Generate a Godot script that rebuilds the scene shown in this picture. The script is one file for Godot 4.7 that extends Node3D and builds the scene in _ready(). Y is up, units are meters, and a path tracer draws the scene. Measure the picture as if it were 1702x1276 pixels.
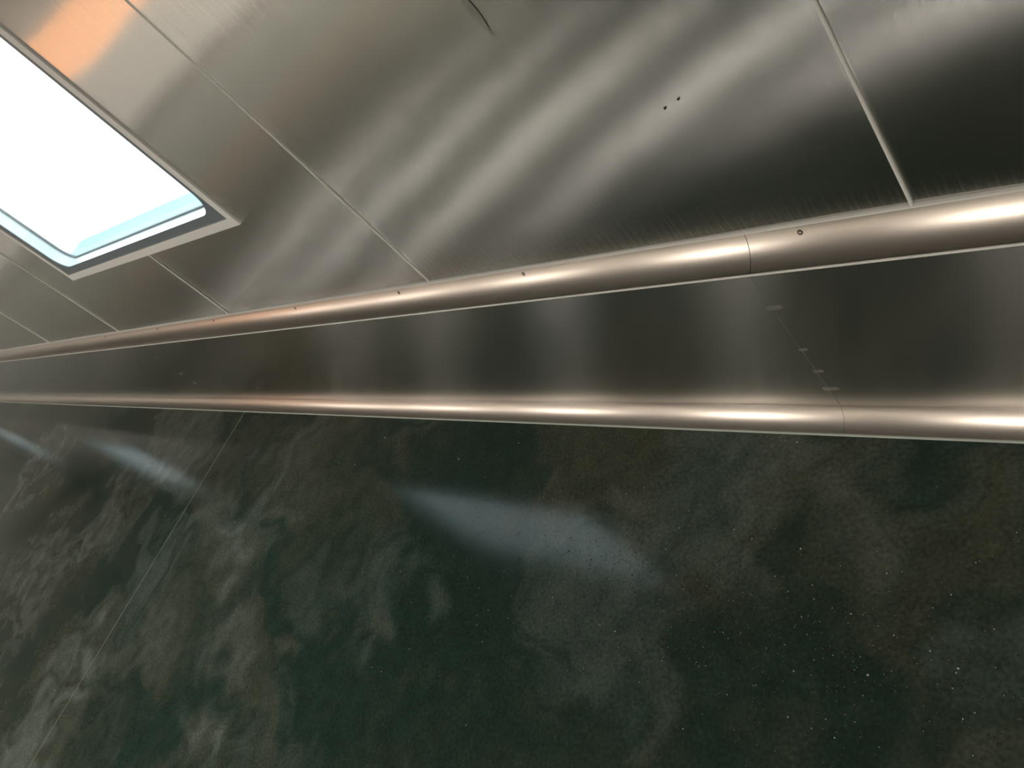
extends Node3D
# A metal-clad clean hall: sheet wall with coved ledge and plinth, green resin floor, flush window.
# World: x runs along the wall, y up, the wall's face lies at z = 0, the room is on the +z side.

const ROOM_X0 := -15.3
const ROOM_X1 := 4.6
const ROOM_Z := 8.2
const ROOM_H := 2.74
const PITCH := 1.18          # width of one wall sheet
const SEAM0 := -2.8974       # a joint between two sheets
const LEDGE_TOP := 0.5317    # where the upper cove meets the wall
const PLINTH_TOP := 0.4803
const PLINTH_Z := 0.0537
const FOOT_Z := 0.0990
const FOOT_H := 0.046
const LENGTH := 3.055        # one length of cove or plinth sheet
const LENGTH0 := -0.8193     # a joint between two lengths
const WIN_HALF := 0.7745
const WIN_Y0 := 0.8727
const WIN_Y1 := 1.81
const FRAME_W := 0.030
const BORDER_W := 0.030
const WIN_X := [-2.968, -8.16, -12.95]

var M := {}
var taken := {}

# ---------------------------------------------------------------- helpers
func numbered(called: String) -> String:
	var k: int = taken.get(called, 0)
	taken[called] = k + 1
	return called if k == 0 else "%s_%03d" % [called, k]

class Shape:
	var v := PackedVector3Array()
	var n := PackedVector3Array()
	var t := PackedVector2Array()
	var idx := PackedInt32Array()
	func vert(p: Vector3, nn: Vector3, uv := Vector2.ZERO) -> int:
		v.append(p); n.append(nn); t.append(uv)
		return v.size() - 1
	func tri(a: int, b: int, c: int) -> void:
		var g := (v[b] - v[a]).cross(v[c] - v[a])
		if g.dot(n[a] + n[b] + n[c]) > 0.0:
			idx.append_array(PackedInt32Array([a, c, b]))
		else:
			idx.append_array(PackedInt32Array([a, b, c]))
	func quad(a: int, b: int, c: int, d: int) -> void:
		tri(a, b, c); tri(a, c, d)
	func face(a: Vector3, b: Vector3, c: Vector3, d: Vector3, nn: Vector3, s := 1.0) -> void:
		var u := (b - a).normalized()
		var w := nn.cross(u)
		var q := []
		for p in [a, b, c, d]:
			q.append(vert(p, nn, Vector2((p - a).dot(u), (p - a).dot(w)) * s))
		quad(q[0], q[1], q[2], q[3])
	func box(lo: Vector3, hi: Vector3) -> void:
		var x0 := lo.x; var y0 := lo.y; var z0 := lo.z
		var x1 := hi.x; var y1 := hi.y; var z1 := hi.z
		face(Vector3(x0, y0, z1), Vector3(x1, y0, z1), Vector3(x1, y1, z1), Vector3(x0, y1, z1), Vector3(0, 0, 1))
		face(Vector3(x1, y0, z0), Vector3(x0, y0, z0), Vector3(x0, y1, z0), Vector3(x1, y1, z0), Vector3(0, 0, -1))
		face(Vector3(x0, y0, z0), Vector3(x0, y0, z1), Vector3(x0, y1, z1), Vector3(x0, y1, z0), Vector3(-1, 0, 0))
		face(Vector3(x1, y0, z1), Vector3(x1, y0, z0), Vector3(x1, y1, z0), Vector3(x1, y1, z1), Vector3(1, 0, 0))
		face(Vector3(x0, y1, z1), Vector3(x1, y1, z1), Vector3(x1, y1, z0), Vector3(x0, y1, z0), Vector3(0, 1, 0))
		face(Vector3(x0, y0, z0), Vector3(x1, y0, z0), Vector3(x1, y0, z1), Vector3(x0, y0, z1), Vector3(0, -1, 0))
	# profile in (z, y) with its normals, drawn along x; u runs round the profile
	func sweep(pro: Array, nor: Array, x0: float, x1: float, steps := 1, wob: FastNoiseLite = null, amp := 0.0, fy := 1.0) -> void:
		var along := 0.0
		var rows := []
		for i in pro.size():
			if i > 0:
				along += (pro[i] - pro[i - 1]).length()
			var row := []
			for k in steps + 1:
				var x := lerpf(x0, x1, float(k) / steps)
				var d := amp * wob.get_noise_2d(x, pro[i].y * fy) if wob else 0.0
				var nn := Vector3(0, nor[i].y, nor[i].x)
				row.append(vert(Vector3(x, pro[i].y, pro[i].x) + nn * d, nn, Vector2(along, x)))
			rows.append(row)
		for i in rows.size() - 1:
			for k in steps:
				quad(rows[i][k], rows[i + 1][k], rows[i + 1][k + 1], rows[i][k + 1])
	# flat ring between two loops of equal count, from z0 to z1
	func ring(outer: Array, inner: Array, z0: float, z1: float) -> void:
		var c := outer.size()
		for i in c:
			var j := (i + 1) % c
			var o0: Vector2 = outer[i]; var o1: Vector2 = outer[j]
			var i0: Vector2 = inner[i]; var i1: Vector2 = inner[j]
			for s in [[z1, 1.0], [z0, -1.0]]:
				var nn := Vector3(0, 0, s[1])
				var q := [vert(Vector3(o0.x, o0.y, s[0]), nn, o0), vert(Vector3(o1.x, o1.y, s[0]), nn, o1), vert(Vector3(i1.x, i1.y, s[0]), nn, i1), vert(Vector3(i0.x, i0.y, s[0]), nn, i0)]
				quad(q[0], q[1], q[2], q[3])
			if o0.distance_to(o1) > 1e-6:
				wall(o0, o1, z0, z1, 1.0)
			if i0.distance_to(i1) > 1e-6:
				wall(i0, i1, z0, z1, -1.0)
	func wall(a: Vector2, b: Vector2, z0: float, z1: float, s: float) -> void:
		var d := (b - a).normalized()
		var nn := Vector3(d.y, -d.x, 0) * s
		var q := [vert(Vector3(a.x, a.y, z0), nn, Vector2(0, 0)), vert(Vector3(b.x, b.y, z0), nn, Vector2(a.distance_to(b), 0)), vert(Vector3(b.x, b.y, z1), nn, Vector2(a.distance_to(b), z1 - z0)), vert(Vector3(a.x, a.y, z1), nn, Vector2(0, z1 - z0))]
		quad(q[0], q[1], q[2], q[3])
	func mesh() -> ArrayMesh:
		var arr := []
		arr.resize(Mesh.ARRAY_MAX)
		arr[Mesh.ARRAY_VERTEX] = v
		arr[Mesh.ARRAY_NORMAL] = n
		arr[Mesh.ARRAY_TEX_UV] = t
		arr[Mesh.ARRAY_INDEX] = idx
		var m := ArrayMesh.new()
		m.add_surface_from_arrays(Mesh.PRIMITIVE_TRIANGLES, arr)
		return m

func part(called: String, m: Mesh, mat: Material, parent: Node, at := Vector3.ZERO) -> MeshInstance3D:
	var o := MeshInstance3D.new()
	o.name = called if parent != self else numbered(called)
	o.mesh = m
	o.material_override = mat
	o.position = at
	parent.add_child(o, true)
	return o

func thing(called: String, label: String, category: String, at := Vector3.ZERO, group := "", kind := "") -> Node3D:
	var o := Node3D.new()
	o.name = numbered(called)
	add_child(o)
	o.position = at
	tag(o, label, category, group, kind)
	return o

func tag(o: Node, label: String, category: String, group := "", kind := "") -> void:
	o.set_meta("label", label)
	o.set_meta("category", category)
	if group != "":
		o.set_meta("group", group)
	if kind != "":
		o.set_meta("kind", kind)

func mat(c: Color, rough: float, metal := 0.0) -> StandardMaterial3D:
	var m := StandardMaterial3D.new()
	m.albedo_color = c
	m.roughness = rough
	m.metallic = metal
	return m

func rect_loop(x0: float, y0: float, x1: float, y1: float, r: float, per := 8) -> Array:
	var out := []
	var c := [[x1 - r, y0 + r, -90.0], [x1 - r, y1 - r, 0.0], [x0 + r, y1 - r, 90.0], [x0 + r, y0 + r, 180.0]]
	for k in c:
		for i in per + 1:
			var a := deg_to_rad(k[2] + 90.0 * i / per)
			out.append(Vector2(k[0] + cos(a) * r, k[1] + sin(a) * r))
	return out

# ---------------------------------------------------------------- materials
func noise(sd: int, freq: float, oct := 4) -> FastNoiseLite:
	var f := FastNoiseLite.new()
	f.seed = sd
	f.noise_type = FastNoiseLite.TYPE_SIMPLEX_SMOOTH
	f.frequency = freq
	f.fractal_octaves = oct
	return f

# The resin floor's clouded dye: deep green, olive and grey-green drifts, paler at left as painted window glare. The map covers 8 m x 4 m of floor.
const DYE_X0 := -7.0
const DYE_W := 8.0
const DYE_D := 4.0
# [x, z, radius, shade]: shade 0 deep green, 1 olive, 2 grey, part mottle, part painted glare; where the drifts lie
const DRIFTS := [
	[-2.88, 0.32, 0.32, 1.00], [-2.46, 0.50, 0.34, 0.90], [-3.05, 0.92, 0.47, 0.75], [-3.75, 0.85, 0.30, 0.70], [-4.25, 0.55, 0.28, 0.20], [-2.14, 0.50, 0.22, 0.00], [-2.59, 0.69, 0.39, 0.15], [-1.81, 0.67, 0.31, 0.05],
	[-2.04, 1.03, 0.32, 0.10], [-2.84, 1.26, 0.33, 0.35], [-1.35, 0.78, 0.21, 0.15], [-1.27, 0.56, 0.17, 0.30], [-1.99, 0.15, 0.24, 0.00], [-1.21, 0.15, 0.15, 0.00], [-0.59, 0.12, 0.12, 0.00], [-1.45, 0.25, 0.24, 0.90],
	[-0.78, 0.29, 0.21, 1.00], [-0.56, 0.30, 0.11, 1.00], [-0.99, 0.45, 0.17, 0.85], [-0.67, 0.51, 0.14, 0.20], [-0.80, 0.69, 0.27, 0.10], [-1.57, 0.92, 0.30, 0.10], [-0.51, 0.59, 0.10, 0.20], [-1.45, 0.16, 0.11, 0.80], [-3.31, 0.19, 0.39, 0.70],
	[-1.22, 0.86, 0.17, 0.40],
	[-6.07, 0.60, 0.69, 2.0], [-4.38, 0.74, 0.42, 2.0], [-4.87, 1.11, 0.62, 2.0], [-3.71, 1.29, 0.42, 2.0], [-3.20, 1.09, 0.22, 2.0], [-3.71, 1.61, 0.41, 2.0], [-2.55, 1.29, 0.16, 2.0], [-2.63, 0.90, 0.16, 2.0],  # pale grey at left: window haze put into the dye colour
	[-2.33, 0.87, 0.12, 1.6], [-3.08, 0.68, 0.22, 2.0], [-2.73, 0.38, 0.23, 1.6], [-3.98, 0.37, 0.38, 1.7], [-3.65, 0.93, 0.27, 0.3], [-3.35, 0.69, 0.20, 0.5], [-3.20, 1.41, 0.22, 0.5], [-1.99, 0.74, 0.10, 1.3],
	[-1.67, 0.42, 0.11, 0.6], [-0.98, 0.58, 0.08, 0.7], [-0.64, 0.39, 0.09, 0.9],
]

func floor_textures() -> Array:
	var w := 2048
	var h := 1024
	var big := noise(11, 1.1, 4)
	var warp := noise(12, 2.3, 3)
	var fine := noise(13, 6.0, 3)
	var grain := noise(14, 90.0, 2)
	var img := Image.create(w, h, false, Image.FORMAT_RGB8)
	# where the drifts of dye and painted glare lie, coarsely, then smoothed up
	var drift := Image.create(320, 160, false, Image.FORMAT_RGBF)
	for j in 160:
		for i in 320:
			var p := Vector2(DYE_X0 + DYE_W * i / 320.0, DYE_D * j / 160.0)
			var sum := 0.0
			var val := 0.0
			for d in DRIFTS:
				var q: float = Vector2(p.x - d[0], (p.y - d[1]) * 1.3).length() / d[2]
				if q < 1.0:
					sum += (1.0 - q * q)
					val += (1.0 - q * q) * d[3]
			var m := val / maxf(sum, 0.001)
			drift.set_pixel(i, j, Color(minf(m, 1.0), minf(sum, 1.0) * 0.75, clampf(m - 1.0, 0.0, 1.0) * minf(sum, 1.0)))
	drift.resize(w, h, Image.INTERPOLATE_BILINEAR)
	var green := Color(0.150, 0.215, 0.182)
	var olive := Color(0.255, 0.268, 0.218)
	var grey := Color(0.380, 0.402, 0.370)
	for j in h:
		var z := DYE_D * j / h
		for i in w:
			var x := DYE_X0 + DYE_W * i / w
			var wx := x + 0.22 * warp.get_noise_2d(x, z)
			var wz := z + 0.22 * warp.get_noise_2d(x + 40.0, z)
			var a := 0.5 + 0.9 * big.get_noise_2d(wx, wz * 1.4)
			var b := 0.5 + 0.8 * big.get_noise_2d(wx + 60.0, wz + 17.0)
			var df := drift.get_pixel(clampi(int((DYE_X0 + DYE_W * i / w + (wx - x) - DYE_X0) / DYE_W * w), 0, w - 1), clampi(int(wz / DYE_D * h), 0, h - 1))
			a = lerpf(a, df.r, clampf(df.g, 0.0, 0.8))
			a = smoothstep(0.1, 0.95, a + 0.2 * fine.get_noise_2d(wx, wz))
			b = smoothstep(0.4, 1.05, b + 0.25 * fine.get_noise_2d(wx + 9.0, wz))
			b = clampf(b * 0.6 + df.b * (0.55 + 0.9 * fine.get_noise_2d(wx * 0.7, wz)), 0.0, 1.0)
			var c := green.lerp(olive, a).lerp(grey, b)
			var g := 1.0 + 0.22 * grain.get_noise_2d(x, z) + 0.10 * fine.get_noise_2d(x * 2.0, z * 2.0)
			img.set_pixel(i, j, Color(c.r * g, c.g * g, c.b * g))
	return [ImageTexture.create_from_image(img)]

func brushed(c: Color, rough: float, aniso: float) -> StandardMaterial3D:
	var m := mat(c, rough, 1.0)
	m.anisotropy_enabled = aniso > 0.0
	m.anisotropy = aniso
	return m

func make_materials() -> void:
	M.sheet = brushed(Color(0.80, 0.79, 0.77), 0.165, 1.0)     # wall sheets: rolled up and down
	# fine upright rolling grain of the sheets: a normal map that varies along x only
	var rg := RandomNumberGenerator.new()
	rg.seed = 3
	var gw := 2048
	var gi := Image.create(gw, 4, false, Image.FORMAT_RGB8)
	for i in gw:
		var sl := clampf(rg.randfn(0.0, 0.12), -0.4, 0.4)
		var nn := Vector3(sl, 0, 1).normalized()
		for j in 4:
			gi.set_pixel(i, j, Color(nn.x * 0.5 + 0.5, 0.5, nn.z * 0.5 + 0.5))
	M.sheet.normal_enabled = true
	M.sheet.normal_texture = ImageTexture.create_from_image(gi)
	M.sheet.uv1_scale = Vector3(15.3, 1.0, 1.0)
	M.plinth = brushed(Color(0.80, 0.79, 0.77), 0.178, 0.96)       # plinth: rolled lengthwise
	M.cove = brushed(Color(0.77, 0.725, 0.68), 0.29, 0.78)
	M.seal = mat(Color(0.80, 0.79, 0.76), 0.6)
	M.grey_seal = mat(Color(0.62, 0.64, 0.60), 0.6)
	M.core = mat(Color(0.55, 0.55, 0.54), 0.8)
	M.frame = mat(Color(0.85, 0.84, 0.82), 0.5)
	M.border = mat(Color(0.37, 0.41, 0.43), 0.4)
	M.jamb = mat(Color(0.80, 0.85, 0.86), 0.35)
	M.gasket = mat(Color(0.30, 0.33, 0.35), 0.5)
	M.sill = mat(Color(0.60, 0.82, 0.86), 0.4)
	M.sill.roughness = 1.0
	M.sill.metallic_specular = 0.05
	M.ceiling = mat(Color(0.54, 0.54, 0.53), 0.6)
	M.paint = mat(Color(0.94, 0.925, 0.90), 0.6)
	M.enamel = mat(Color(0.80, 0.81, 0.80), 0.4)
	M.smear = mat(Color(0.58, 0.56, 0.53, 0.30), 0.5)
	M.smear.transparency = BaseMaterial3D.TRANSPARENCY_ALPHA
	M.screw = mat(Color(0.55, 0.52, 0.48), 0.35, 1.0)
	M.dark = mat(Color(0.09, 0.08, 0.07), 0.7)
	M.yard = mat(Color(0.90, 0.90, 0.89), 0.9)
	M.chip = mat(Color(0.60, 0.59, 0.55), 0.8)
	M.grit = mat(Color(1, 1, 1), 0.9)
	M.grit.vertex_color_use_as_albedo = true
	M.filler = mat(Color(0.42, 0.45, 0.39), 0.7)
	M.scuff = M.sheet.duplicate()
	M.scuff.albedo_color = Color(0.73, 0.72, 0.70)
	var g := mat(Color(0.93, 0.98, 0.98, 0.06), 0.0)
	g.transparency = BaseMaterial3D.TRANSPARENCY_ALPHA
	M.glass = g
	g.albedo_color.a = 0.03
	var f := mat(Color(1, 1, 1), 0.13)
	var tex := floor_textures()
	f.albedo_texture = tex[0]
	f.metallic_specular = 0.34
	M.resin = f
	var l := mat(Color(0.95, 0.93, 0.90), 0.5)
	l.emission_enabled = true
	l.emission = Color(1.0, 0.972, 0.94)
	l.emission_energy_multiplier = 3.0
	M.lamp = l
	var am := mat(Color(0.9, 0.7, 0.45), 0.6)
	am.emission_enabled = true
	am.emission = Color(1.0, 0.65, 0.37)
	am.emission_energy_multiplier = 4.3
	M.amber = am

# ---------------------------------------------------------------- the setting
var bow_noise: FastNoiseLite

func dish(x: float, y: float) -> float:      # the sheets are not quite flat
	return -0.0016 + 0.0016 * bow_noise.get_noise_2d(x * 0.9, y * 0.55) + 0.00055 * bow_noise.get_noise_2d(x * 2.6 + 50.0, y * 1.7) + 0.00010 * bow_noise.get_noise_2d(x * 7.0 + 20.0, y * 4.0)

func sheet_grid(s: Shape, x0: float, y0: float, x1: float, y1: float, tilt: Vector2, mid: Vector2) -> void:
	var nx := maxi(2, int((x1 - x0) / 0.05))
	var ny := maxi(2, int((y1 - y0) / 0.05))
	var start := s.v.size()
	var e := 0.004
	for j in ny + 1:
		for i in nx + 1:
			var x := lerpf(x0, x1, float(i) / nx)
			var y := lerpf(y0, y1, float(j) / ny)
			var z := dish(x, y) + tilt.x * (x - mid.x) + tilt.y * (y - mid.y)
			var nn := Vector3(-(dish(x + e, y) - dish(x - e, y)) / (2 * e) - tilt.x, -(dish(x, y + e) - dish(x, y - e)) / (2 * e) - tilt.y, 1).normalized()
			s.vert(Vector3(x, y, z), nn, Vector2(x, y))
	for j in ny:
		for i in nx:
			var a := start + j * (nx + 1) + i
			s.quad(a, a + 1, a + nx + 2, a + nx + 1)
	# the body of the panel behind its sheet
	s.box(Vector3(x0, y0, -0.050), Vector3(x1, y1, -0.004))

func build_wall() -> void:
	bow_noise = noise(21, 1.0, 2)
	var w := thing("wall_back", "grey brushed metal sheet wall with pale sealed joints and flush windows", "wall", Vector3.ZERO, "", "structure")
	var rng := RandomNumberGenerator.new()
	rng.seed = 5
	var gap := 0.0022
	var k := int(floor((ROOM_X0 - SEAM0) / PITCH))
	while SEAM0 + k * PITCH < ROOM_X1:
		var x0 := maxf(SEAM0 + k * PITCH, ROOM_X0) + gap
		var x1 := minf(SEAM0 + (k + 1) * PITCH, ROOM_X1) - gap
		var tilt := Vector2(rng.randf_range(-1, 1) * 0.0005, rng.randf_range(-1, 1) * 0.0012)
		var mid := Vector2((x0 + x1) / 2, 1.6)
		var s := Shape.new()
		# windows cut into this panel
		var holes := []
		for c in WIN_X:
			var h0: float = c - WIN_HALF + FRAME_W * 0.5
			var h1: float = c + WIN_HALF - FRAME_W * 0.5
			if h1 > x0 and h0 < x1:
				holes.append([maxf(h0, x0), minf(h1, x1)])
		if holes.is_empty():
			sheet_grid(s, x0, LEDGE_TOP - 0.01, x1, ROOM_H, tilt, mid)
		else:
			var h0: float = holes[0][0]
			var h1: float = holes[0][1]
			var y0 := WIN_Y0 + FRAME_W * 0.5
			var y1 := WIN_Y1 - FRAME_W * 0.5
			sheet_grid(s, x0, LEDGE_TOP - 0.01, x1, y0, tilt, mid)
			sheet_grid(s, x0, y1, x1, ROOM_H, tilt, mid)
			if h0 > x0 + 0.001:
				sheet_grid(s, x0, y0, h0, y1, tilt, mid)
			if h1 < x1 - 0.001:
				sheet_grid(s, h1, y0, x1, y1, tilt, mid)
		part("panel", s.mesh(), M.sheet, w)
		# the sealed joint on this panel's left
		if k > -13:
			var jx := SEAM0 + k * PITCH
			var b := Shape.new()
			var spans := [[LEDGE_TOP, ROOM_H]]
			for c in WIN_X:
				if jx > c - WIN_HALF and jx < c + WIN_HALF:
					spans = [[LEDGE_TOP, WIN_Y0], [WIN_Y1, ROOM_H]]
			for sp in spans:
				bead(b, jx, sp[0], sp[1], 0.0029)
			part("joint_seal", b.mesh(), M.seal, w)
		k += 1
	# scuff and two dents on the sheets
	var sc := Shape.new()
	var top := []
	for i in 13:
		var t := float(i) / 12
		var y := lerpf(1.045, 1.135, t)
		var hw := 0.0075 * sin(PI * clampf(t, 0.03, 0.97)) + 0.0005
		top.append([sc.vert(Vector3(-1.006 - hw, y, dish(-1.006, y) + 0.0014), Vector3(0, 0, 1), Vector2(-hw, y)), sc.vert(Vector3(-1.006 + hw, y, dish(-1.006, y) + 0.0014), Vector3(0, 0, 1), Vector2(hw, y))])
	for i in 12:
		sc.quad(top[i][0], top[i][1], top[i + 1][1], top[i + 1][0])
	part("scuff_mark", sc.mesh(), M.scuff, w)
	for p in [[-0.783, 0.8351], [-0.8123, 0.8267]]:
		var sp := SphereMesh.new()
		sp.radius = 0.0022
		sp.height = 0.0044
		sp.radial_segments = 10
		sp.rings = 5
		part("paint_speck", sp, M.dark, w, Vector3(p[0], p[1], dish(p[0], p[1]) + 0.001))

func bead(s: Shape, x: float, y0: float, y1: float, hw: float) -> void:     # a rounded line of sealant up the wall
	var pts := []
	for i in 7:
		var a := PI * i / 6
		pts.append([Vector2(x - cos(a) * hw, -0.002 + sin(a) * 0.0045), Vector2(-cos(a), sin(a))])
	for i in 6:
		var q := []
		for e in [[pts[i], y0], [pts[i + 1], y0], [pts[i + 1], y1], [pts[i], y1]]:
			q.append(s.vert(Vector3(e[0][0].x, e[1], e[0][0].y), Vector3(e[0][1].x, 0, e[0][1].y), Vector2(i, e[1])))
		s.quad(q[0], q[1], q[2], q[3])

func arc(cz: float, cy: float, rz: float, ry: float, a0: float, a1: float, steps: int, inward := true) -> Array:
	var pro := []
	var nor := []
	for i in steps + 1:
		var a := deg_to_rad(lerpf(a0, a1, float(i) / steps))
		pro.append(Vector2(cz + cos(a) * rz, cy + sin(a) * ry))
		var nn := Vector2(cos(a) / rz, sin(a) / ry).normalized()
		nor.append(-nn if inward else nn)
	return [pro, nor]

func lengths() -> Array:     # [x0, x1] of every length of cove and plinth sheet
	var out := []
	var x := LENGTH0 - ceilf((LENGTH0 - ROOM_X0) / LENGTH) * LENGTH
	while x < ROOM_X1:
		out.append([maxf(x, ROOM_X0), minf(x + LENGTH, ROOM_X1)])
		x += LENGTH
	return out

func build_ledge() -> void:
	var t := thing("trim_1", "concave satin metal cove trim along the ledge over the plinth", "trim", Vector3.ZERO, "", "structure")
	# a shallow concave arc that meets wall and plinth at a slight angle
	var a := arc(0.0693, 0.5459, 0.0683, 0.0683, 192.0, 258.0, 20)
	# short straight lip up the wall, then the quarter round
	var pro: Array = [Vector2(0.0022, LEDGE_TOP + 0.003)] + a[0]
	var nor: Array = [Vector2(0.978, 0.208)] + a[1]
	var wob := noise(31, 0.8, 2)
	for l in lengths():
		var s := Shape.new()
		s.sweep(pro, nor, l[0] + 0.0006, l[1] - 0.0006, 30, wob, 0.0006, 6.0)
		# underside so that the length has a body
		s.sweep([Vector2(0.0005, LEDGE_TOP + 0.004), Vector2(0.0005, PLINTH_TOP - 0.001), Vector2(PLINTH_Z - 0.002, PLINTH_TOP - 0.001)], [Vector2(-1, 0), Vector2(-0.7, -0.7), Vector2(0, -1)], l[0] + 0.001, l[1] - 0.001)
		part("cove_length", s.mesh(), M.cove, t)
		# ragged dark sliver behind the open joint
		var g := Shape.new()
		var back := arc(0.0693, 0.5459, 0.0697, 0.0697, 192.0, 258.0, 12)
		g.sweep(back[0], back[1], l[0] - 0.002, l[0] + 0.002)
		part("joint_gap", g.mesh(), M.dark, t)
	var b := Shape.new()
	var e := arc(-0.0035, LEDGE_TOP + 0.0025, 0.0078, 0.0030, -60.0, 90.0, 8, false)
	b.sweep(e[0], e[1], ROOM_X0, ROOM_X1, 40)
	part("upper_seal", b.mesh(), M.seal, t)
	var c := Shape.new()
	var u := arc(PLINTH_Z - 0.0004, PLINTH_TOP + 0.0002, 0.0024, 0.0026, -70.0, 180.0, 8, false)
	c.sweep(u[0], u[1], ROOM_X0, ROOM_X1, 40)
	part("lower_seal", c.mesh(), M.seal, t)
	var xs := [-0.720, -1.3835, -1.8657, -2.43, -3.05, -3.62, -4.3, 0.05, 0.72]
	for x in xs:
		# pan-head screw a little below the seal, set square to the curve
		var ang := deg_to_rad(180.0 + 22.0)
		var at := Vector3(x, 0.5459 + sin(ang) * 0.0683, 0.0693 + cos(ang) * 0.0683)
		var nrm := Vector3(0, -sin(ang), -cos(ang)).normalized()
		var n := Node3D.new()
		n.name = "screw"
		n.position = at
		t.add_child(n, true)
		n.basis = Basis(Vector3(1, 0, 0), nrm, Vector3(1, 0, 0).cross(nrm))
		var hd := SphereMesh.new()
		hd.radius = 0.0042
		hd.height = 0.0050
		hd.radial_segments = 14
		hd.rings = 6
		part("screw_head", hd, M.screw, n)
		var rg := TorusMesh.new()
		rg.inner_radius = 0.0034
		rg.outer_radius = 0.0052
		rg.rings = 14
		rg.ring_segments = 6
		part("screw_rim", rg, M.dark, n)

func build_plinth() -> void:
	var t := thing("baseboard_back", "dark satin metal plinth with rounded cove foot along the green floor", "baseboard", Vector3.ZERO, "", "structure")
	var foot := arc(0.1117, 0.0583, 0.0593, 0.0580, 192.0, 258.0, 24)
	var wob := noise(41, 0.9, 2)
	for l in lengths():
		var s := Shape.new()
		s.sweep([Vector2(PLINTH_Z, PLINTH_TOP), Vector2(PLINTH_Z, 0.35), Vector2(PLINTH_Z, 0.2), Vector2(PLINTH_Z, FOOT_H + 0.0002)], [Vector2(1, 0), Vector2(1, 0), Vector2(1, 0), Vector2(1, 0)], l[0] + 0.0003, l[1] - 0.0003, 40, wob, 0.0008, 3.0)
		s.box(Vector3(l[0], 0.002, 0.001), Vector3(l[1], PLINTH_TOP - 0.003, PLINTH_Z - 0.002))
		part("plinth_sheet", s.mesh(), M.plinth, t)
		if l[0] > ROOM_X0 + 0.1:
			var j := Shape.new()
			j.sweep([Vector2(PLINTH_Z - 0.001, PLINTH_TOP - 0.003), Vector2(PLINTH_Z + 0.0007, PLINTH_TOP - 0.006), Vector2(PLINTH_Z + 0.0007, FOOT_H)], [Vector2(1, 0), Vector2(1, 0), Vector2(1, 0)], l[0] - 0.0007, l[0] + 0.0007)
			part("sheet_seal", j.mesh(), M.smear, t)
			for e in [[0.385, 0.032, 0.012], [0.250, 0.028, 0.013], [0.175, 0.030, 0.013], [0.110, 0.026, 0.010]]:
				part("seal_smear", smear(e[1], e[2]), M.smear, t, Vector3(l[0] + 0.004, e[0], PLINTH_Z + 0.0006))
		var f := Shape.new()
		f.sweep(foot[0], foot[1], l[0] + 0.0003, l[1] - 0.0003, 40)
		part("foot_cove", f.mesh(), M.cove, t)
	var b := Shape.new()
	var e := arc(FOOT_Z - 0.001, 0.0002, 0.0036, 0.0030, 0.0, 180.0, 8, false)
	b.sweep(e[0], e[1], ROOM_X0, ROOM_X1, 40)
	part("floor_seal", b.mesh(), M.grey_seal, t)

func smear(hw: float, hh: float) -> ArrayMesh:     # a wiped lick of sealant, ragged at its ends
	var s := Shape.new()
	var c := s.vert(Vector3.ZERO, Vector3(0, 0, 1), Vector2.ZERO)
	var rim := []
	for i in 22:
		var a := TAU * i / 22
		var r := 0.75 + 0.25 * sin(i * 2.3) * sin(i * 5.1)
		var p := Vector3(cos(a) * hw * r, sin(a) * hh * r + cos(a) * hh * 0.2, -0.0005)
		rim.append(s.vert(p, Vector3(0, 0, 1), Vector2(p.x, p.y)))
	for i in 22:
		s.tri(c, rim[i], rim[(i + 1) % 22])
	return s.mesh()

func build_window(n: int, cx: float, label: String) -> void:
	var w := thing("window_%d" % n, label, "window", Vector3(cx, 0, 0), "", "structure")
	var y0 := WIN_Y0
	var y1 := WIN_Y1
	var hw := WIN_HALF
	var outer := rect_loop(-hw, y0, hw, y1, 0.0008)
	var mid := rect_loop(-hw + FRAME_W, y0 + FRAME_W, hw - FRAME_W, y1 - FRAME_W, 0.0008)
	var inner := rect_loop(-hw + FRAME_W + BORDER_W, y0 + FRAME_W + BORDER_W, hw - FRAME_W - BORDER_W, y1 - FRAME_W - BORDER_W, 0.075)
	var s := Shape.new()
	s.ring(outer, mid, -0.002, 0.0045)
	part("frame", s.mesh(), M.frame, w)
	s = Shape.new()
	s.ring(mid, inner, -0.0042, -0.0012)
	part("printed_border", s.mesh(), M.border, w)
	# the hollow between the two panes
	s = Shape.new()
	for i in inner.size():
		var j := (i + 1) % inner.size()
		if inner[i].distance_to(inner[j]) > 1e-6:
			s.wall(inner[i], inner[j], -0.050, -0.0042, -1.0)
	part("reveal", s.mesh(), M.jamb, w)
	var tight := rect_loop(-hw + FRAME_W + BORDER_W + 0.006, y0 + FRAME_W + BORDER_W + 0.006, hw - FRAME_W - BORDER_W - 0.006, y1 - FRAME_W - BORDER_W - 0.006, 0.069)
	s = Shape.new()
	s.ring(inner, tight, -0.056, -0.048)
	part("gasket", s.mesh(), M.gasket, w)
	var lo := Vector2(-hw + FRAME_W + 0.004, y0 + FRAME_W + 0.004)
	var hi := Vector2(hw - FRAME_W - 0.004, y1 - FRAME_W - 0.004)
	for z in [-0.003, -0.052]:
		s = Shape.new()
		s.face(Vector3(lo.x, lo.y, z), Vector3(hi.x, lo.y, z), Vector3(hi.x, hi.y, z), Vector3(lo.x, hi.y, z), Vector3(0, 0, 1))
		part("pane", s.mesh(), M.glass, w)
	s = Shape.new()
	s.box(Vector3(-hw - 0.03, y0 + 0.02, -0.16), Vector3(hw + 0.03, y0 + FRAME_W + BORDER_W + 0.004, -0.056))
	part("outer_sill", s.mesh(), M.sill, w)

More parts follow.
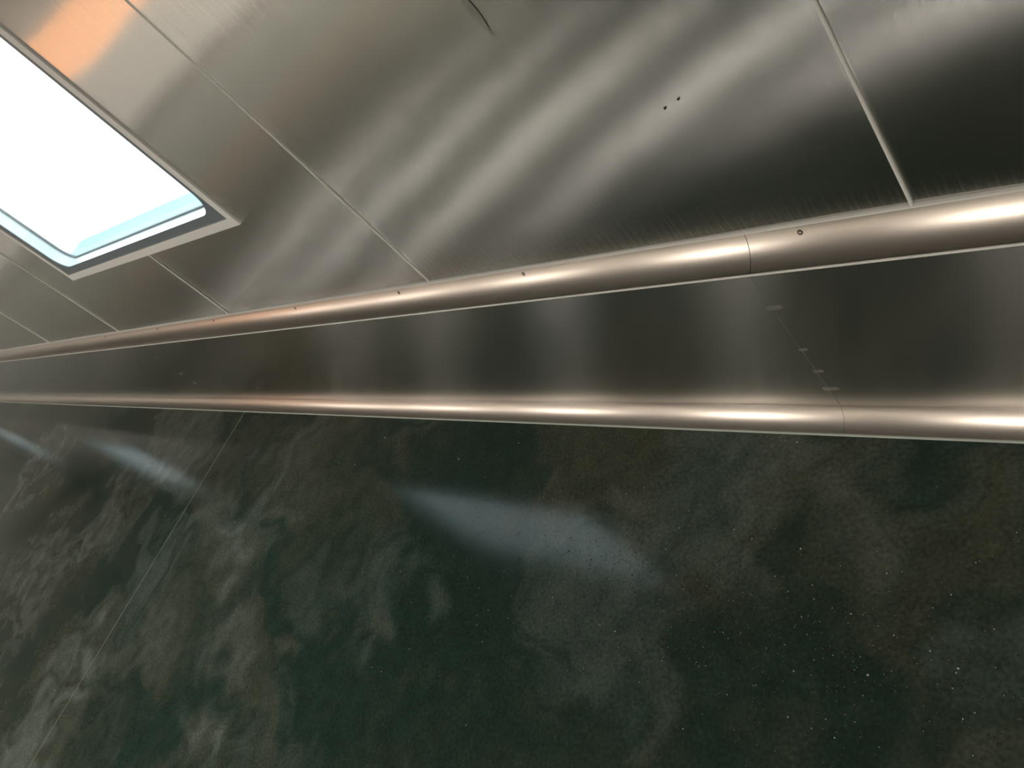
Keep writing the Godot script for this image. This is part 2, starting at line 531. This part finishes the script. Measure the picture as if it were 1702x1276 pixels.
func build_floor() -> void:
	var t := thing("floor", "glossy clouded green resin floor with one thin pale joint", "floor", Vector3.ZERO, "", "structure")
	var xs := [ROOM_X0, -9.6, -3.6045, 2.4, ROOM_X1]
	for i in xs.size() - 1:
		var s := Shape.new()
		var x0: float = xs[i] + 0.0022
		var x1: float = xs[i + 1] - 0.0022
		var q := []
		for p in [Vector3(x0, 0, 0), Vector3(x1, 0, 0), Vector3(x1, 0, ROOM_Z), Vector3(x0, 0, ROOM_Z)]:
			q.append(s.vert(p, Vector3.UP, Vector2((p.x - DYE_X0) / DYE_W, p.z / DYE_D)))
		s.quad(q[0], q[1], q[2], q[3])
		s.box(Vector3(x0, -0.12, 0), Vector3(x1, -0.003, ROOM_Z))
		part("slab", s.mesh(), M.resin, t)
		if i > 0:
			var b := Shape.new()
			b.box(Vector3(xs[i] - 0.0022, -0.1, 0.0), Vector3(xs[i] + 0.0022, 0.0004, ROOM_Z))
			part("joint_filler", b.mesh(), M.filler, t)

func build_shell() -> void:
	var s := Shape.new()
	s.box(Vector3(ROOM_X0, ROOM_H, -0.05), Vector3(ROOM_X1, ROOM_H + 0.12, ROOM_Z + 0.1))
	tag(part("ceiling", s.mesh(), M.ceiling, self), "plain mid grey ceiling over the hall", "ceiling", "", "structure")
	s = Shape.new()
	s.box(Vector3(ROOM_X0, -0.12, ROOM_Z), Vector3(ROOM_X1, ROOM_H, ROOM_Z + 0.1))
	tag(part("wall_front", s.mesh(), M.paint, self), "warm white painted wall opposite the metal sheet wall", "wall", "", "structure")
	s = Shape.new()
	s.box(Vector3(ROOM_X1, -0.12, -0.05), Vector3(ROOM_X1 + 0.1, ROOM_H + 0.12, ROOM_Z + 0.1))
	tag(part("wall_right", s.mesh(), M.paint, self), "warm white painted end wall without window", "wall", "", "structure")
	# end wall with an amber-lit window, of the same make as the others
	s = Shape.new()
	var z0 := 5.55
	var z1 := 7.75
	s.box(Vector3(ROOM_X0 - 0.1, -0.12, -0.05), Vector3(ROOM_X0, ROOM_H + 0.12, z0))
	s.box(Vector3(ROOM_X0 - 0.1, -0.12, z1), Vector3(ROOM_X0, ROOM_H + 0.12, ROOM_Z + 0.1))
	s.box(Vector3(ROOM_X0 - 0.1, -0.12, z0), Vector3(ROOM_X0, 0.90, z1))
	s.box(Vector3(ROOM_X0 - 0.1, 1.78, z0), Vector3(ROOM_X0, ROOM_H + 0.12, z1))
	tag(part("wall_left", s.mesh(), M.paint, self), "warm white painted end wall with amber-lit window", "wall", "", "structure")
	var w := thing("window_4", "amber-lit window in the painted end wall", "window", Vector3(ROOM_X0, 0, 0), "", "structure")
	s = Shape.new()
	s.box(Vector3(-0.09, 0.90, z0), Vector3(-0.07, 1.78, z1))
	part("lit_blind", s.mesh(), M.amber, w)
	s = Shape.new()
	s.face(Vector3(-0.03, 0.90, z0), Vector3(-0.03, 0.90, z1), Vector3(-0.03, 1.78, z1), Vector3(-0.03, 1.78, z0), Vector3(1, 0, 0))
	part("pane", s.mesh(), M.glass, w)
	s = Shape.new()
	s.box(Vector3(-60, -0.45, -60), Vector3(40, -0.25, -0.06))
	tag(part("yard", s.mesh(), M.yard, self), "pale concrete yard outside the windows", "ground", "", "structure")

const LAMP_Z := 5.5
const LAMP_X := [-12.15, -9.6, -7.05, -4.5, -1.95, 0.6, 3.15]

func build_lamps() -> void:
	var order := ["first", "second", "third", "fourth", "fifth", "sixth", "last"]
	for k in LAMP_X.size():
		lamp(Vector3(LAMP_X[k], ROOM_H, LAMP_Z), order[k])

func lamp(at: Vector3, rank: String) -> void:
	var t := thing("ceiling_light", "square warm white ceiling panel light, " + rank + " from the wall with the amber-lit window", "light", at, "ceiling panel lights in a row")
	var s := Shape.new()
	s.ring(rect_loop(-0.31, -0.31, 0.31, 0.31, 0.004, 2), rect_loop(-0.285, -0.285, 0.285, 0.285, 0.004, 2), 0.0, 0.035)
	var fr := part("frame", s.mesh(), M.frame, t)
	fr.rotation.x = PI / 2
	s = Shape.new()
	s.box(Vector3(-0.285, -0.022, -0.285), Vector3(0.285, -0.004, 0.285))
	part("diffuser", s.mesh(), M.lamp, t)
	var l := AreaLight3D.new()
	l.name = "glow"
	l.area_size = Vector2(0.56, 0.56)
	l.light_color = Color(1.0, 0.972, 0.94)
	l.light_energy = LAMP_E
	l.shadow_enabled = true
	l.area_range = 40.0
	t.add_child(l)
	l.position = Vector3(0, -0.026, 0)
	l.rotation.x = -PI / 2

const LAMP_E := 12.6

# ---------------------------------------------------------------- added unseen cabinets that block the amber window's floor reflection
func build_added_cabinets() -> void:
	var names := ["nearest the long metal wall", "between two others", "nearest the painted wall"]
	for k in 3:
		var t := thing("added_cabinet", "added low pale grey double-door cabinet blocking the floor reflection, in the row of three, " + names[k], "cabinet", Vector3(-12.3, 0, 4.35 + 1.12 * k), "added unseen low cabinets down the hall")
		var s := Shape.new()
		s.box(Vector3(-0.25, 0.08, -0.55), Vector3(0.25, 1.05, 0.55))
		part("body", s.mesh(), M.enamel, t)
		s = Shape.new()
		s.box(Vector3(-0.22, 0.0, -0.52), Vector3(0.22, 0.08, 0.52))
		part("base", s.mesh(), M.dark, t)
		for d in [-1, 1]:
			s = Shape.new()
			s.box(Vector3(0.25, 0.10, -0.26), Vector3(0.268, 1.0, 0.26))
			var door := part("door", s.mesh(), M.enamel, t, Vector3(0, 0, 0.272 * d))
			s = Shape.new()
			s.box(Vector3(0.268, 0.55, -0.22 * d - 0.008), Vector3(0.292, 0.70, -0.22 * d + 0.008))
			part("handle", s.mesh(), M.screw, door)

# ---------------------------------------------------------------- loose things
func build_debris() -> void:
	var rng := RandomNumberGenerator.new()
	rng.seed = 77
	var shapes := []
	for k in 4:
		shapes.append(pebble(rng))
	# [x, z, size in metres]
	for c in CHIP_SPOTS:
		var o := part("stone_chip", shapes[rng.randi() % 4], M.chip, self, Vector3(c[0], c[2] * 0.18, c[1]))
		o.scale = Vector3.ONE * c[2] * 0.65
		o.rotation.y = rng.randf() * TAU
		if c[1] < 0.20:
			tag(o, "tiny pale stone chip lying close to the metal cove foot of the plinth", "stone chip", "stone chips beside the cove foot")
		elif c[0] < -1.05:
			tag(o, "tiny pale stone chip lying alone on the clouded green floor away from the grit", "stone chip", "stone chips alone on the floor")
		else:
			tag(o, "tiny pale stone chip lying among the sandy grit on the dark green floor", "stone chip", "stone chips in the patch of grit")
	var mm := MultiMesh.new()
	mm.transform_format = MultiMesh.TRANSFORM_3D
	mm.use_colors = true
	mm.mesh = shapes[0]
	var n := 5200
	mm.instance_count = n
	for i in n:
		var x: float
		var z: float
		if i < 4000:
			x = -0.95 + rng.randfn(0.0, 0.42)
			z = 0.54 + rng.randfn(0.0, 0.10)
		else:
			x = rng.randf_range(-3.4, 0.1)
			z = rng.randf_range(0.13, 1.3)
		z = clampf(z, 0.115, 2.0)
		var r := rng.randf_range(0.0006, 0.0016)
		if rng.randf() < 0.05:
			r *= 1.5
		mm.set_instance_transform(i, Transform3D(Basis(Vector3.UP, rng.randf() * TAU).scaled(Vector3.ONE * r), Vector3(x, r * 0.28, z)))
		var p := rng.randf()
		mm.set_instance_color(i, Color(0.030, 0.026, 0.018) if p < 0.7 else (Color(0.12, 0.11, 0.085) if p < 0.97 else Color(0.42, 0.40, 0.36)))
	var g := MultiMeshInstance3D.new()
	g.name = "floor_grit"
	g.multimesh = mm
	g.material_override = M.grit
	add_child(g)
	tag(g, "fine sandy grit strewn over the green floor", "grit", "", "stuff")

const CHIP_SPOTS := [
	[-1.985, 0.237, 0.0046], [-2.517, 0.296, 0.0040], [-2.423, 0.181, 0.0040], [-0.717, 0.473, 0.0031], [-0.696, 0.470, 0.0019], [-0.584, 0.434, 0.0022], [-0.577, 0.458, 0.0019], [-0.953, 0.562, 0.0024],
	[-0.933, 0.536, 0.0020], [-0.823, 0.557, 0.0023], [-0.718, 0.491, 0.0019], [-0.793, 0.600, 0.0027], [-0.782, 0.682, 0.0034], [-0.668, 0.657, 0.0022], [-0.688, 0.571, 0.0022], [-0.628, 0.558, 0.0019],
	[-0.487, 0.451, 0.0022], [-0.570, 0.524, 0.0018], [-1.519, 0.917, 0.0028], [-1.482, 0.389, 0.0024], [-1.423, 0.360, 0.0019], [-1.215, 0.475, 0.0022], [-1.577, 0.727, 0.0024], [-1.890, 0.884, 0.0027],
	[-0.694, 0.557, 0.0019], [-0.478, 0.276, 0.0019], [-0.697, 0.346, 0.0020], [-0.646, 0.378, 0.0019], [-0.916, 0.121, 0.0035], [-0.945, 0.118, 0.0022], [-1.760, 0.168, 0.0033], [-0.920, 0.436, 0.0016],
	[-0.561, 0.640, 0.0018], [-0.476, 0.513, 0.0018], [-1.545, 0.325, 0.0020], [-1.360, 0.317, 0.0019],
]

func pebble(rng: RandomNumberGenerator) -> ArrayMesh:
	var s := Shape.new()
	var rings := [[-0.28, 0.7], [0.05, 1.0], [0.45, 0.75], [0.7, 0.0]]
	var last := []
	for k in rings.size():
		var row := []
		for i in 7:
			var a := TAU * i / 7
			var r: float = rings[k][1] * (0.75 + 0.4 * rng.randf())
			var p := Vector3(cos(a) * r, rings[k][0], sin(a) * r * 0.8)
			row.append(s.vert(p, (p + Vector3(0, 0.1, 0)).normalized()))
		if k > 0:
			for i in 7:
				s.quad(last[i], last[(i + 1) % 7], row[(i + 1) % 7], row[i])
		last = row
	return s.mesh()

func _ready() -> void:
	# camera
	var cam := Camera3D.new()
	cam.name = "camera"
	var fwd := Vector3(-0.7230, -0.5760, -0.3813).normalized()
	var right := Vector3(0.6908, -0.6084, -0.3908)
	right = (right - fwd * right.dot(fwd)).normalized()
	var up := right.cross(fwd)
	cam.transform = Transform3D(Basis(right, up, -fwd), Vector3(-0.0759, 1.4569, 0.9259))
	cam.keep_aspect = Camera3D.KEEP_HEIGHT
	cam.fov = rad_to_deg(2.0 * atan(638.0 / 1340.24))
	cam.near = 0.02
	cam.far = 200.0
	add_child(cam)
	cam.current = true
	# daylight
	var sky_m := ProceduralSkyMaterial.new()
	sky_m.sky_top_color = Color(0.88, 0.96, 0.98)
	sky_m.sky_horizon_color = Color(0.95, 0.99, 1.0)
	sky_m.ground_bottom_color = Color(0.80, 0.83, 0.84)
	sky_m.ground_horizon_color = Color(0.95, 0.99, 1.0)
	sky_m.sky_energy_multiplier = 2.1
	sky_m.ground_energy_multiplier = 2.1
	var sky := Sky.new()
	sky.sky_material = sky_m
	var env := Environment.new()
	env.background_mode = Environment.BG_SKY
	env.sky = sky
	env.tonemap_mode = Environment.TONE_MAPPER_LINEAR
	env.tonemap_exposure = 1.0
	env.sdfgi_enabled = true
	env.ssao_enabled = true
	env.ssil_enabled = true
	var we := WorldEnvironment.new()
	we.name = "world"
	we.environment = env
	add_child(we)
	make_materials()
	build_floor()
	build_wall()
	build_plinth()
	build_ledge()
	build_window(1, WIN_X[0], "bright daylit window with pale frame and dark rounded border, nearest the plain end wall")
	build_window(2, WIN_X[1], "daylit window in the metal sheet wall, middle one of three")
	build_window(3, WIN_X[2], "daylit window in the metal sheet wall, nearest the amber-lit end wall window")
	build_shell()
	build_lamps()
	build_added_cabinets()
	build_debris()
